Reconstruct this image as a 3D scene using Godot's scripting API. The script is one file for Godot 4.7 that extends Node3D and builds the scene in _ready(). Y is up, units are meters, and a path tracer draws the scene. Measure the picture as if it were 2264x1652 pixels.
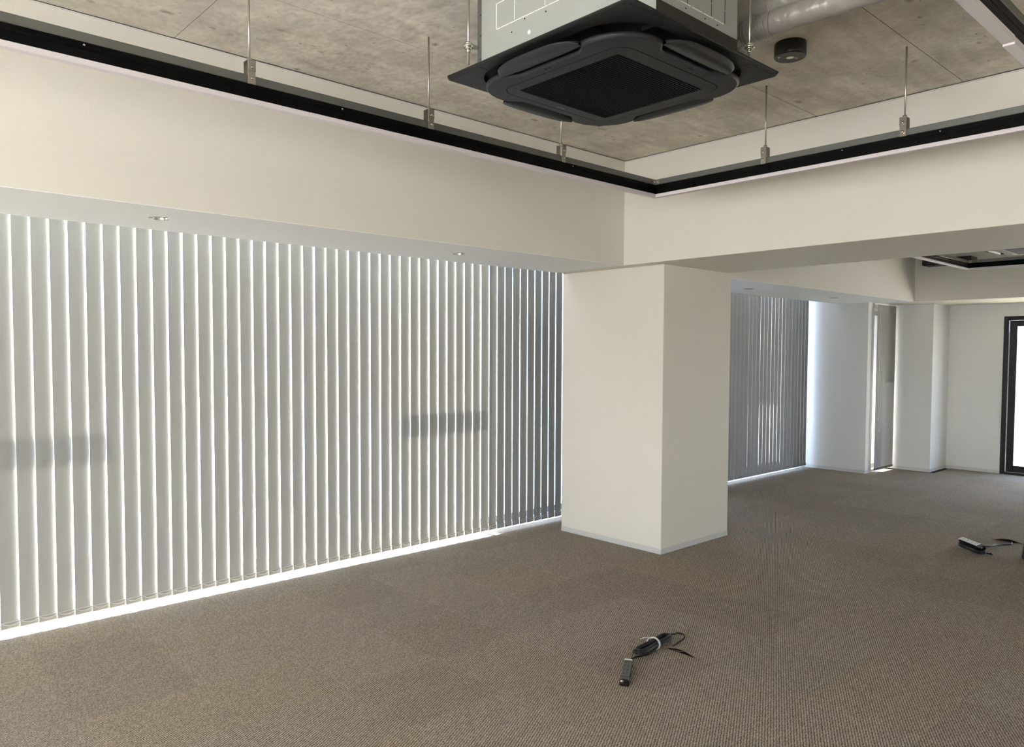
extends Node3D
# An empty office seen across a carpet: blinds on the left, a square pillar, a ceiling cassette air conditioner.
# x runs along the window wall to the far end, -z points at the windows, y is up; metres.

const CEIL := 3.12          # concrete soffit
const LOW := 2.298          # underside of the boxed beams
const BLIND_Z := -4.98
const TX := 0.513           # carpet tile pitch
const TZ := 0.5

var rng := RandomNumberGenerator.new()
var M := {}
var taken := {}

# ------------------------------------------------------------------ naming
func numbered(n: String) -> String:
	if not taken.has(n):
		taken[n] = 0
		return n
	taken[n] += 1
	return "%s_%03d" % [n, taken[n]]

func tag(o: Node3D, label: String, category: String, group := "", kind := "") -> Node3D:
	if label: o.set_meta("label", label)
	if category: o.set_meta("category", category)
	if group: o.set_meta("group", group)
	if kind: o.set_meta("kind", kind)
	return o

func thing(called: String, at: Vector3, label: String, category: String, group := "", kind := "") -> Node3D:
	var o := Node3D.new()
	o.name = numbered(called)
	o.position = at
	add_child(o)
	return tag(o, label, category, group, kind)

func put(s: SurfaceTool, called: String, m: Material, parent: Node = self, at := Vector3.ZERO) -> MeshInstance3D:
	var o := MeshInstance3D.new()
	s.generate_normals()
	o.mesh = s.commit()
	o.material_override = null
	o.mesh.surface_set_material(0, m)
	place(o, called, parent, at)
	return o

func place(o: Node3D, called: String, parent: Node, at: Vector3) -> void:
	var n := called
	if parent == self:
		n = numbered(called)
	else:
		var k := 0
		while parent.has_node(NodePath(n)):
			k += 1
			n = "%s_%03d" % [called, k]
	o.name = n
	o.position = at
	parent.add_child(o, true)

func again(mesh: Mesh, called: String, parent: Node, at: Vector3) -> MeshInstance3D:
	var o := MeshInstance3D.new()
	o.mesh = mesh
	place(o, called, parent, at)
	return o

func dup(o: Node3D, base: String, at: Vector3, label: String) -> Node3D:
	var c: Node3D = o.duplicate()
	c.name = numbered(base)
	c.position = at
	add_child(c)
	if label: c.set_meta("label", label)
	return c

# ------------------------------------------------------------------ shapes
func begin(smooth := false) -> SurfaceTool:
	var s := SurfaceTool.new()
	s.begin(Mesh.PRIMITIVE_TRIANGLES)
	s.set_smooth_group(0 if smooth else -1)
	return s

func tri(s: SurfaceTool, a: Vector3, b: Vector3, c: Vector3, out: Vector3) -> void:
	if (b - a).cross(c - a).dot(out) > 0.0:   # clockwise seen from outside
		s.add_vertex(a); s.add_vertex(c); s.add_vertex(b)
	else:
		s.add_vertex(a); s.add_vertex(b); s.add_vertex(c)

func quad(s: SurfaceTool, a: Vector3, b: Vector3, c: Vector3, d: Vector3, out: Vector3) -> void:
	tri(s, a, b, c, out)
	tri(s, a, c, d, out)

func box(s: SurfaceTool, lo: Vector3, hi: Vector3, bev := 0.0) -> void:
	var c := (lo + hi) / 2.0
	var h := (hi - lo) / 2.0
	var b := minf(bev, minf(h.x, minf(h.y, h.z)) * 0.9)
	for ax in 3:
		var u := (ax + 1) % 3
		var v := (ax + 2) % 3
		for sg in [-1.0, 1.0]:
			var q := []
			for k in [[-1, -1], [1, -1], [1, 1], [-1, 1]]:
				var p := Vector3.ZERO
				p[ax] = sg * h[ax]; p[u] = k[0] * (h[u] - b); p[v] = k[1] * (h[v] - b)
				q.append(c + p)
			var o := Vector3.ZERO
			o[ax] = sg
			quad(s, q[0], q[1], q[2], q[3], o)
		if b > 0.0:
			for su in [-1.0, 1.0]:
				for sv in [-1.0, 1.0]:
					var e := []
					for w in [-1.0, 1.0]:
						var p1 := Vector3.ZERO
						p1[ax] = w * (h[ax] - b); p1[u] = su * h[u]; p1[v] = sv * (h[v] - b)
						var p2 := Vector3.ZERO
						p2[ax] = w * (h[ax] - b); p2[u] = su * (h[u] - b); p2[v] = sv * h[v]
						e.append(c + p1); e.append(c + p2)
					var o2 := Vector3.ZERO
					o2[u] = su; o2[v] = sv
					quad(s, e[0], e[1], e[3], e[2], o2)
	if b > 0.0:
		for x in [-1.0, 1.0]:
			for y in [-1.0, 1.0]:
				for z in [-1.0, 1.0]:
					tri(s, c + Vector3(x * h.x, y * (h.y - b), z * (h.z - b)), c + Vector3(x * (h.x - b), y * h.y, z * (h.z - b)), c + Vector3(x * (h.x - b), y * (h.y - b), z * h.z), Vector3(x, y, z))

func boxed(called: String, lo: Vector3, hi: Vector3, m: Material, parent: Node = self, bev := 0.0) -> MeshInstance3D:
	var s := begin()
	box(s, lo, hi, bev)
	return put(s, called, m, parent)

func tube(s: SurfaceTool, pts: Array, r: float, sides := 8, closed := false) -> void:
	var n := pts.size()
	var rings := []
	var up := Vector3.UP
	for i in n:
		var a: Vector3 = pts[(i - 1 + n) % n] if closed else pts[maxi(i - 1, 0)]
		var b: Vector3 = pts[(i + 1) % n] if closed else pts[mini(i + 1, n - 1)]
		var t := (b - a).normalized()
		if absf(t.dot(up)) > 0.98:
			up = Vector3.RIGHT if absf(t.x) < 0.9 else Vector3.FORWARD
		var side := t.cross(up).normalized()
		up = side.cross(t).normalized()
		var ring := []
		for k in sides:
			var g := TAU * k / sides
			ring.append(pts[i] + (side * cos(g) + up * sin(g)) * r)
		rings.append(ring)
	for i in (n if closed else n - 1):
		var j := (i + 1) % n
		for k in sides:
			var l := (k + 1) % sides
			var mid: Vector3 = (rings[i][k] + rings[j][l]) / 2.0 - (pts[i] + pts[j]) / 2.0
			quad(s, rings[i][k], rings[i][l], rings[j][l], rings[j][k], mid)
	if not closed:
		for e in [0, n - 1]:
			var out: Vector3 = (pts[0] - pts[1]) if e == 0 else (pts[n - 1] - pts[n - 2])
			for k in range(1, sides - 1):
				tri(s, rings[e][0], rings[e][k], rings[e][k + 1], out)

func lathe(s: SurfaceTool, prof: Array, segs := 32, at := Vector3.ZERO) -> void:
	# prof: Vector2(r, y) walked so that the outside is on the left hand of (dr, dy) turned outward
	for i in prof.size() - 1:
		var p: Vector2 = prof[i]
		var q: Vector2 = prof[i + 1]
		var nrm := Vector2(q.y - p.y, -(q.x - p.x))
		for k in segs:
			var a := TAU * k / segs
			var b := TAU * (k + 1) / segs
			var ca := Vector3(cos(a), 0, sin(a))
			var cb := Vector3(cos(b), 0, sin(b))
			var mid := (ca + cb).normalized()
			var out := mid * nrm.x + Vector3.UP * nrm.y
			if p.x < 1e-6:
				tri(s, at + Vector3(0, p.y, 0), at + ca * q.x + Vector3.UP * q.y, at + cb * q.x + Vector3.UP * q.y, out)
			elif q.x < 1e-6:
				tri(s, at + ca * p.x + Vector3.UP * p.y, at + cb * p.x + Vector3.UP * p.y, at + Vector3(0, q.y, 0), out)
			else:
				quad(s, at + ca * p.x + Vector3.UP * p.y, at + cb * p.x + Vector3.UP * p.y, at + cb * q.x + Vector3.UP * q.y, at + ca * q.x + Vector3.UP * q.y, out)

func band(s: SurfaceTool, A: Array, ya: float, B: Array, yb: float, out_sign := 1.0) -> void:
	# joins two closed loops (Vector2 in x,z) at two heights
	var n := A.size()
	for i in n:
		var j := (i + 1) % n
		var a := Vector3(A[i].x, ya, A[i].y)
		var b := Vector3(A[j].x, ya, A[j].y)
		var c := Vector3(B[j].x, yb, B[j].y)
		var d := Vector3(B[i].x, yb, B[i].y)
		var o := Vector3(A[i].x + A[j].x, 0, A[i].y + A[j].y).normalized()
		if absf(ya - yb) < 1e-5:
			o = Vector3(0, out_sign, 0)
		else:
			o = o * out_sign + Vector3(0, -0.02, 0)
		quad(s, a, b, c, d, o)

func cap(s: SurfaceTool, A: Array, y: float, up: float) -> void:
	for i in A.size():
		var j := (i + 1) % A.size()
		tri(s, Vector3(0, y, 0), Vector3(A[i].x, y, A[i].y), Vector3(A[j].x, y, A[j].y), Vector3(0, up, 0))

func squircle(h: float, r: float, n := 96, dent := 0.0, dw := 0.24) -> Array:
	# rounded square by angle, half size h, corner radius r; dent pulls the middle of each side in
	var out := []
	for i in n:
		var a := TAU * (i + 0.5) / n
		var d := Vector2(cos(a), sin(a))
		var t := h / maxf(absf(d.x), absf(d.y))
		var p := d * t
		var k := h - r
		if absf(p.x) > k and absf(p.y) > k:
			var c := Vector2(signf(p.x) * k, signf(p.y) * k)
			# ray from the origin against the corner circle
			var bq := d.dot(c)
			var disc := bq * bq - c.length_squared() + r * r
			p = d * (bq + sqrt(maxf(disc, 0.0)))
		if dent > 0.0:
			var along := minf(absf(p.x), absf(p.y))
			var f := 1.0 - smoothstep(dw * 0.78, dw * 1.12, along)
			if absf(p.x) > absf(p.y): p.x -= signf(p.x) * dent * f
			else: p.y -= signf(p.y) * dent * f
		out.append(p)
	return out

# ------------------------------------------------------------------ materials
func mat(name_: String, c: Color, rough := 0.8, metal := 0.0, spec := 0.5) -> StandardMaterial3D:
	var m := StandardMaterial3D.new()
	m.resource_name = name_
	m.albedo_color = c
	m.roughness = rough
	m.metallic = metal
	m.metallic_specular = spec
	M[name_] = m
	return m

func tri_uv(m: StandardMaterial3D, metres: float) -> void:
	m.uv1_triplanar = true
	m.uv1_world_triplanar = true
	m.uv1_scale = Vector3.ONE / metres

func noise_normal(freq: float, seed_: int, strength: float, size := 256) -> NoiseTexture2D:
	var f := FastNoiseLite.new()
	f.seed = seed_
	f.frequency = freq
	f.fractal_octaves = 3
	var t := NoiseTexture2D.new()
	t.width = size; t.height = size
	t.seamless = true
	t.noise = f
	t.as_normal_map = true
	t.bump_strength = strength
	return t

func carpet_textures() -> Array:
	# slanting ribs of looped yarn; 17 x 31 ribs across a repeat of 512 mm
	var n := 512
	var hm := Image.create(n, n, false, Image.FORMAT_RGB8)
	var col := Image.create(n, n, false, Image.FORMAT_RGB8)
	var f := FastNoiseLite.new()
	f.seed = 5
	f.frequency = 0.35
	var yarn := PackedFloat32Array()
	yarn.resize(4096)
	for i in 4096: yarn[i] = rng.randf()
	var hd := PackedByteArray(); hd.resize(n * n * 3)
	var cd := PackedByteArray(); cd.resize(n * n * 3)
	for j in n:
		for i in n:
			var u := float(i) / n
			var v := float(j) / n
			var a := 21.0 * u + 39.0 * v        # across the ribs
			var b := 39.0 * u - 21.0 * v        # along them
			a += 0.07 * sin(TAU * (13.0 * u - 5.0 * v)) + 0.05 * sin(TAU * (29.0 * u + 11.0 * v))
			var row := floori(a)
			b = b * 1.7 + 0.5 * (row & 1)
			var bead := floori(b)
			var fb := (b - bead) - 0.5
			var y: float = yarn[posmod(posmod(row, 60) * 131 + bead * 17, 4096)]
			var y2: float = yarn[posmod(posmod(row, 60) * 257 + bead * 91 + 1000, 4096)]
			var fa := (a - row) - 0.5 + 0.16 * (y2 - 0.5) + 0.22 * fb     # loops lean across the rib
			var ha := maxf(cos(fa * PI), 0.0)
			var hb := 0.62 + 0.38 * cos(fb * PI)
			var fl := rng.randf()
			var h := clampf(ha * hb * (0.84 + 0.16 * y) * 0.88 + fl * 0.12, 0.0, 1.0)
			var k := (j * n + i) * 3
			var hv := int(h * 255.0)
			hd[k] = hv; hd[k + 1] = hv; hd[k + 2] = hv
			# mixed beige yarns; the dark between them is backing with painted-in shade
			var t := 1.0 + 0.16 * (y - 0.5) + 0.16 * (fl - 0.5)
			var c := Vector3(0.672, 0.630, 0.570) * t
			c = c.lerp(Vector3(0.25, 0.225, 0.185), (1.0 - smoothstep(0.12, 0.55, h)) * 0.80)
			cd[k] = int(clampf(c.x, 0, 1) * 255.0); cd[k + 1] = int(clampf(c.y, 0, 1) * 255.0); cd[k + 2] = int(clampf(c.z, 0, 1) * 255.0)
	hm = Image.create_from_data(n, n, false, Image.FORMAT_RGB8, hd)
	col = Image.create_from_data(n, n, false, Image.FORMAT_RGB8, cd)
	hm.bump_map_to_normal_map(6.0)
	return [ImageTexture.create_from_image(col), ImageTexture.create_from_image(hm)]

func concrete_texture() -> ImageTexture:
	# board-cast slab: cloudy cement, streaks, pinholes and small rust-brown blots
	var n := 1024
	var big := FastNoiseLite.new(); big.seed = 11; big.frequency = 0.004; big.fractal_octaves = 4
	var fine := FastNoiseLite.new(); fine.seed = 23; fine.frequency = 0.045; fine.fractal_octaves = 3
	var streak := FastNoiseLite.new(); streak.seed = 31; streak.frequency = 0.02; streak.fractal_octaves = 2
	var A := big.get_seamless_image(n, n, false, false, 0.2).get_data()
	var B := fine.get_seamless_image(n, n, false, false, 0.1).get_data()
	var sim := streak.get_seamless_image(256, n, false, false, 0.2)
	sim.resize(n, n, Image.INTERPOLATE_BILINEAR)
	var C := sim.get_data()
	var d := PackedByteArray(); d.resize(n * n * 3)
	for q in n * n:
		var a := A[q] / 255.0 - 0.5
		var g := 0.5 + 0.10 * a + 0.05 * (B[q] / 255.0 - 0.5) + 0.06 * (C[q] / 255.0 - 0.5) + (rng.randf() - 0.5) * 0.035
		var warm := 0.014 * (A[(q + 411 * n + 200) % (n * n)] / 255.0 - 0.5)
		g *= 1.70
		d[q * 3] = int(clampf(g * 1.02 + warm, 0, 1) * 255.0)
		d[q * 3 + 1] = int(clampf(g, 0, 1) * 255.0)
		d[q * 3 + 2] = int(clampf(g * 0.955 - warm, 0, 1) * 255.0)
	for q in 120:                              # blots and pinholes
		var cx := rng.randi_range(0, n - 1)
		var cy := rng.randi_range(0, n - 1)
		var w := rng.randf_range(0.8, 2.2) if q > 24 else rng.randf_range(3.5, 10.0)
		var deep := rng.randf_range(0.2, 0.5) if q > 24 else rng.randf_range(0.12, 0.3)
		var ax := rng.randf_range(0.8, 3.0)
		for y in range(-14, 15):
			for x in range(-30, 31):
				var r := Vector2(x / (w * ax), y / w).length()
				if r < 1.0:
					var k := (posmod(cy + y, n) * n + posmod(cx + x, n)) * 3
					var f := 1.0 - deep * (1.0 - r * r)
					for c in 3: d[k + c] = int(d[k + c] * (f if c == 0 else f * (1.0 - 0.04 * c * deep)))
	return ImageTexture.create_from_image(Image.create_from_data(n, n, false, Image.FORMAT_RGB8, d))

func materials() -> void:
	var bump := noise_normal(0.12, 3, 3.0)
	var paint := mat("wall paint", Color(0.885, 0.868, 0.825), 0.72, 0, 0.35)
	paint.normal_enabled = true; paint.normal_texture = bump; paint.normal_scale = 0.09
	tri_uv(paint, 0.30)
	var white := mat("white paint", Color(0.885, 0.883, 0.868), 0.75, 0, 0.3)
	white.normal_enabled = true; white.normal_texture = bump; white.normal_scale = 0.1
	tri_uv(white, 0.30)
	mat("brightened board", Color(0.955, 0.955, 0.945), 0.6, 0, 0.3)  # whiter than the paint so the undersides look brighter lit
	mat("vinyl base", Color(0.80, 0.80, 0.785), 0.5)
	var con := mat("concrete", Color(0.93, 0.92, 0.90), 0.85, 0, 0.35)
	con.albedo_texture = concrete_texture()
	con.normal_enabled = true; con.normal_texture = noise_normal(0.03, 9, 4.0, 512); con.normal_scale = 0.35
	tri_uv(con, 2.3)
	mat("joint", Color(0.20, 0.185, 0.165), 0.95)
	var ct := carpet_textures()
	for k in 4:
		var c := mat("carpet %d" % k, [Color(1, 1, 1), Color(0.965, 0.96, 0.955), Color(1.0, 0.985, 0.965), Color(0.98, 0.985, 0.985)][k], 0.95, 0, 0.2)
		c.albedo_texture = ct[0]
		c.normal_enabled = true; c.normal_texture = ct[1]; c.normal_scale = 0.6
		tri_uv(c, 0.512)
	mat("carpet backing", Color(0.42, 0.36, 0.28), 0.95)
	mat("screed", Color(0.12, 0.11, 0.10), 0.95)
	mat("sill", Color(0.85, 0.85, 0.84), 0.6)
	var slat := mat("blind cloth", Color(0.615, 0.615, 0.598), 0.85, 0, 0.2)
	slat.backlight_enabled = true; slat.backlight = Color(0.45, 0.45, 0.44)
	var back := mat("blind backing", Color(0.80, 0.80, 0.79), 0.85, 0, 0.2)
	back.backlight_enabled = true; back.backlight = Color(0.27, 0.27, 0.262)
	var dim := mat("roller cloth", Color(0.60, 0.59, 0.575), 0.9, 0, 0.2)
	dim.backlight_enabled = true; dim.backlight = Color(0.07, 0.07, 0.07)
	var thread := mat("white thread", Color(0.93, 0.93, 0.92), 0.6)
	thread.backlight_enabled = true; thread.backlight = Color(0.5, 0.5, 0.5)
	mat("alu", Color(0.62, 0.62, 0.62), 0.4, 0.8)
	mat("black alu", Color(0.055, 0.058, 0.065), 0.42, 0.3)
	mat("rail black", Color(0.018, 0.018, 0.02), 0.5, 0, 0.22)
	mat("rail groove", Color(0.012, 0.012, 0.012), 0.7)
	mat("galvanised", Color(0.47, 0.475, 0.46), 0.42, 0.75)
	mat("zinc", Color(0.68, 0.665, 0.62), 0.32, 0.85)
	mat("bolt", Color(0.80, 0.79, 0.75), 0.22, 0.95)
	var dif := mat("diffuser", Color(0.86, 0.83, 0.835), 0.4)
	dif.backlight_enabled = true; dif.backlight = Color(0.25, 0.25, 0.25)
	mat("cassette black", Color(0.118, 0.12, 0.12), 0.55, 0, 0.35)
	mat("cassette flap", Color(0.14, 0.142, 0.145), 0.5, 0, 0.38)
	mat("cassette inside", Color(0.03, 0.03, 0.032), 0.7)
	mat("grille black", Color(0.04, 0.04, 0.041), 0.6, 0, 0.3)
	var sheet := mat("sheet steel", Color(0.66, 0.67, 0.65), 0.45, 0.35)
	sheet.normal_enabled = true; sheet.normal_texture = noise_normal(0.012, 41, 3.0); sheet.normal_scale = 0.25
	tri_uv(sheet, 0.9)
	mat("foam white", Color(0.95, 0.95, 0.93), 0.6)
	mat("drain pan", Color(0.17, 0.155, 0.135), 0.85)
	var wrap := mat("pipe wrap", Color(0.62, 0.605, 0.575), 0.38, 0.25)
	wrap.normal_enabled = true; wrap.normal_texture = noise_normal(0.02, 51, 8.0); wrap.normal_scale = 0.6
	tri_uv(wrap, 0.35)
	mat("lamp black", Color(0.03, 0.03, 0.031), 0.28)
	mat("lamp face", Color(0.16, 0.16, 0.158), 0.45)
	mat("chrome", Color(0.82, 0.82, 0.80), 0.12, 1.0)
	mat("lens", Color(0.93, 0.91, 0.80), 0.15)
	mat("plastic dark", Color(0.085, 0.088, 0.088), 0.5)
	mat("plastic grey", Color(0.30, 0.31, 0.305), 0.42)
	mat("plastic white", Color(0.86, 0.86, 0.84), 0.4)
	mat("plate glare", Color(0.96, 0.96, 0.95), 0.3)  # strip face colour with the door light put into it
	mat("hole", Color(0.01, 0.01, 0.01), 0.9)
	mat("cable", Color(0.045, 0.047, 0.05), 0.42)
	mat("navy plastic", Color(0.17, 0.18, 0.235), 0.5)
	mat("deck wood", Color(0.88, 0.83, 0.70), 0.6)
	mat("render", Color(0.93, 0.93, 0.92), 0.8)
	mat("paving", Color(0.88, 0.875, 0.86), 0.9)
	var glass := mat("glass", Color(0.95, 0.98, 0.98, 0.06), 0.02)
	glass.transparency = BaseMaterial3D.TRANSPARENCY_ALPHA

# ------------------------------------------------------------------ camera and light
func setup() -> void:
	var yaw := deg_to_rad(42.43518)
	var pitch := deg_to_rad(-2.4812)
	var roll := deg_to_rad(0.22453)
	var focal := 1669.73          # pixels of the 2264 x 1652 frame
	var fwd := Vector3(sin(yaw) * cos(pitch), sin(pitch), -cos(yaw) * cos(pitch))
	var right := fwd.cross(Vector3.UP).normalized()
	var up := right.cross(fwd)
	var r2 := right * cos(roll) + up * sin(roll)
	var u2 := up * cos(roll) - right * sin(roll)
	var cam := Camera3D.new()
	cam.name = "camera"
	cam.transform = Transform3D(Basis(r2, u2, -fwd), Vector3(0, 1.6, 0))
	add_child(cam)
	var near := 0.05
	cam.keep_aspect = Camera3D.KEEP_HEIGHT
	cam.set_frustum(1652.0 / focal * near, Vector2((1132.0 - 1128.8) / focal * near, (852.19 - 826.0) / focal * near), near, 200.0)
	cam.current = true

	var sky := ProceduralSkyMaterial.new()
	sky.sky_top_color = Color(0.62, 0.73, 0.92)
	sky.sky_horizon_color = Color(0.90, 0.93, 0.96)
	sky.ground_bottom_color = Color(0.45, 0.45, 0.45)
	sky.ground_horizon_color = Color(0.7, 0.72, 0.74)
	sky.sun_angle_max = 1.0
	var env := Environment.new()
	env.background_mode = Environment.BG_SKY
	env.sky = Sky.new()
	env.sky.sky_material = sky
	env.background_energy_multiplier = 11.0
	env.tonemap_mode = Environment.TONE_MAPPER_LINEAR
	env.tonemap_exposure = 1.0
	env.sdfgi_enabled = true
	env.ssao_enabled = true
	env.ssil_enabled = true
	var we := WorldEnvironment.new()
	we.name = "environment"
	we.environment = env
	add_child(we)

	var sun := DirectionalLight3D.new()
	sun.name = "sun"
	sun.light_energy = 36.0
	sun.light_color = Color(1.0, 0.985, 0.95)
	sun.light_angular_distance = 0.53
	sun.shadow_enabled = true
	sun.sky_mode = DirectionalLight3D.SKY_MODE_LIGHT_ONLY
	add_child(sun)
	sun.look_at_from_position(Vector3.ZERO, Vector3(0.10, -0.62, 0.75))

	# daylight of the big window in the wall behind the camera
	area("daylight", Vector3(-3.49, 1.55, -0.4), Vector2(5.9, 1.62), Vector3(1, 0, 0), Color(1.0, 0.985, 0.95), 27.5)

func area(called: String, at: Vector3, size: Vector2, to: Vector3, c: Color, e: float) -> void:
	var l := AreaLight3D.new()
	l.name = called
	l.area_size = size
	l.light_color = c
	l.light_energy = e
	l.area_normalize_energy = true
	l.shadow_enabled = true
	l.area_range = 20.0
	l.position = at
	add_child(l)
	l.look_at(at + to, Vector3.UP)

# ------------------------------------------------------------------ room shell
func structure(called: String, label: String, category: String, lo: Vector3, hi: Vector3, m: Material) -> MeshInstance3D:
	var o := boxed(called, lo, hi, m, self, 0.003)
	tag(o, label, category, "", "structure")
	return o

func cut(called: String, label: String, category: String, lo: Vector3, hi: Vector3, holes: Array, m: Material) -> CSGCombiner3D:
	# a solid with openings; holes: [lo, hi] boxes or [centre, radius, height] upright cylinders
	var root := CSGCombiner3D.new()
	root.name = numbered(called)
	add_child(root)
	tag(root, label, category, "", "structure")
	var b := CSGBox3D.new()
	b.name = "solid"
	b.size = hi - lo
	b.position = (lo + hi) / 2.0
	b.material = m
	root.add_child(b)
	for h in holes:
		var c: CSGPrimitive3D
		if h.size() == 2:
			c = CSGBox3D.new()
			c.size = h[1] - h[0]
			c.position = (h[0] + h[1]) / 2.0
		else:
			c = CSGCylinder3D.new()
			c.radius = h[1]; c.height = h[2]; c.sides = 32
			c.position = h[0]
		c.name = "opening"
		c.operation = CSGShape3D.OPERATION_SUBTRACTION
		c.material = m
		root.add_child(c, true)
	return root

const DOWN := [Vector2(1.335, -4.20), Vector2(3.353, -4.22), Vector2(7.244, -4.21), Vector2(9.126, -4.16)]

func shell() -> void:
	var paint: Material = M["wall paint"]
	var white: Material = M["white paint"]
	# soffit boxes over the windows, bored for the downlights
	var bore := []
	for k in 2: bore.append([Vector3(DOWN[k].x, LOW + 0.04, DOWN[k].y), 0.045, 0.10])
	cut("soffit", "off-white boxed soffit over the near row of blinds", "soffit", Vector3(-3.5, LOW + 0.003, -4.62), Vector3(4.754, 3.2, -3.866), bore, paint)
	bore = []
	for k in [2, 3]: bore.append([Vector3(DOWN[k].x, LOW + 0.02, DOWN[k].y), 0.045, 0.10])
	cut("soffit", "off-white boxed soffit of the far bay, beyond the pillar", "soffit", Vector3(5.83, LOW - 0.013, -4.62), Vector3(10.54, 3.2, -3.74), bore, paint)
	# boards under the soffits, whitened to stand in for window light
	for q in [[0, -3.5, 4.754, -3.866, 0.0, "brightened board under the near soffit, its window wash partly put into the white"], [2, 5.83, 10.54, -3.74, 0.016, "brightened board under the far soffit, beyond the pillar"]]:
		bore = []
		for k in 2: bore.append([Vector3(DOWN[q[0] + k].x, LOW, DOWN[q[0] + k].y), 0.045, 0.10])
		cut("soffit_bright_board", q[5], "soffit", Vector3(q[1], LOW - q[4], -4.62), Vector3(q[2], LOW - q[4] + 0.003, q[3] - 0.001), bore, M["brightened board"])
	structure("beam", "wide off-white boxed beam crossing the room over the pillar", "beam", Vector3(4.754, LOW, -4.62), Vector3(5.83, 3.2, 4.0), paint)
	structure("beam", "off-white boxed beam at the far end, above the balcony door side", "beam", Vector3(10.54, LOW - 0.018, -5.45), Vector3(11.68, 3.2, 4.0), paint)
	structure("pillar", "square off-white pillar standing under the beam beside the blinds", "pillar", Vector3(4.892, 0.0, -4.665), Vector3(5.862, LOW, -3.575), paint)
	# heads of the windows (above the blind box)
	structure("wall_left", "white wall head above the windows", "wall", Vector3(-3.5, 2.95, -5.24), Vector3(10.54, 3.2, -4.62), white)
	# window wall between the bays, hidden behind the pillar
	cut("wall_left", "white window wall with tall openings behind the blinds", "wall", Vector3(-3.5, -0.05, -5.36), Vector3(10.27, 3.0, -5.24), [[Vector3(-1.2, 0.012, -5.6), Vector3(5.7, 2.82, -5.0)], [Vector3(7.35, 0.012, -5.6), Vector3(10.22, 2.82, -5.0)]], white)
	structure("wall_left", "white wall stub at the far end of the far row of blinds", "wall", Vector3(10.27, 0.0, -5.45), Vector3(10.47, 2.95, -4.21), white)
	cut("wall_left", "narrow white window wall behind the roller blind", "wall", Vector3(10.47, -0.05, -4.48), Vector3(11.06, LOW - 0.018, -4.31), [[Vector3(10.50, 0.0, -4.6), Vector3(11.03, 2.2, -4.2)]], white)
	structure("wall_left", "off-white corner block between the roller blind and the balcony door", "wall", Vector3(11.06, 0.0, -5.45), Vector3(11.68, LOW - 0.018, -3.675), white)
	cut("wall_far", "off-white far wall with the balcony door", "wall", Vector3(11.68, -0.05, -5.45), Vector3(11.86, 3.2, 4.0), [[Vector3(11.5, 0.0, -3.015), Vector3(12.0, 2.108, 1.66)]], white)
	cut("wall_near", "off-white wall with a wide window behind the viewer", "wall", Vector3(-3.62, -0.05, -5.45), Vector3(-3.5, 3.2, 4.0), [[Vector3(-3.8, 0.7, -3.4), Vector3(-3.3, 2.4, 2.6)]], paint)
	structure("wall_right", "off-white long wall behind the viewer", "wall", Vector3(-3.62, -0.05, 4.0), Vector3(11.86, 3.2, 4.12), paint)
	structure("wall_top", "roof slab above the concrete ceiling", "roof", Vector3(-3.62, 3.20, -5.45), Vector3(11.86, 3.40, 4.12), M["joint"])
	ceiling_panels()
	trims()

func ceiling_panels() -> void:
	var s := begin()
	box(s, Vector3(-3.5, CEIL + 0.0022, -4.62), Vector3(11.68, 3.2, 4.0))
	var root := put(s, "ceiling", M["joint"])
	tag(root, "bare concrete ceiling slab with formwork joints", "ceiling", "", "structure")
	var xs := [-3.5, -2.32, -0.51, 1.31, 3.12, 4.754]
	var zs := [-3.866, -3.15, -2.30, -1.46, -0.60, 0.25, 1.10, 1.95, 2.80, 4.0]
	for i in xs.size() - 1:
		for j in zs.size() - 1:
			var g := 0.0017
			var y := CEIL + rng.randf_range(-0.0008, 0.0008)
			boxed("concrete_panel", Vector3(xs[i] + (0.0 if i == 0 else g), y, zs[j] + (0.0 if j == 0 else g)), Vector3(xs[i + 1] - (0.0 if i == xs.size() - 2 else g), CEIL + 0.031, zs[j + 1] - g), M["concrete"], root)
	var x2 := [5.83, 7.1, 8.9, 10.54]
	var z2 := [-3.74, -2.8, -1.9, -1.0, -0.1, 1.0, 2.4, 4.0]
	for i in x2.size() - 1:
		for j in z2.size() - 1:
			boxed("concrete_panel", Vector3(x2[i] + 0.001, CEIL, z2[j] + 0.001), Vector3(x2[i + 1] - 0.001, CEIL + 0.031, z2[j + 1] - 0.001), M["concrete"], root, 0.0015)

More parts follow.
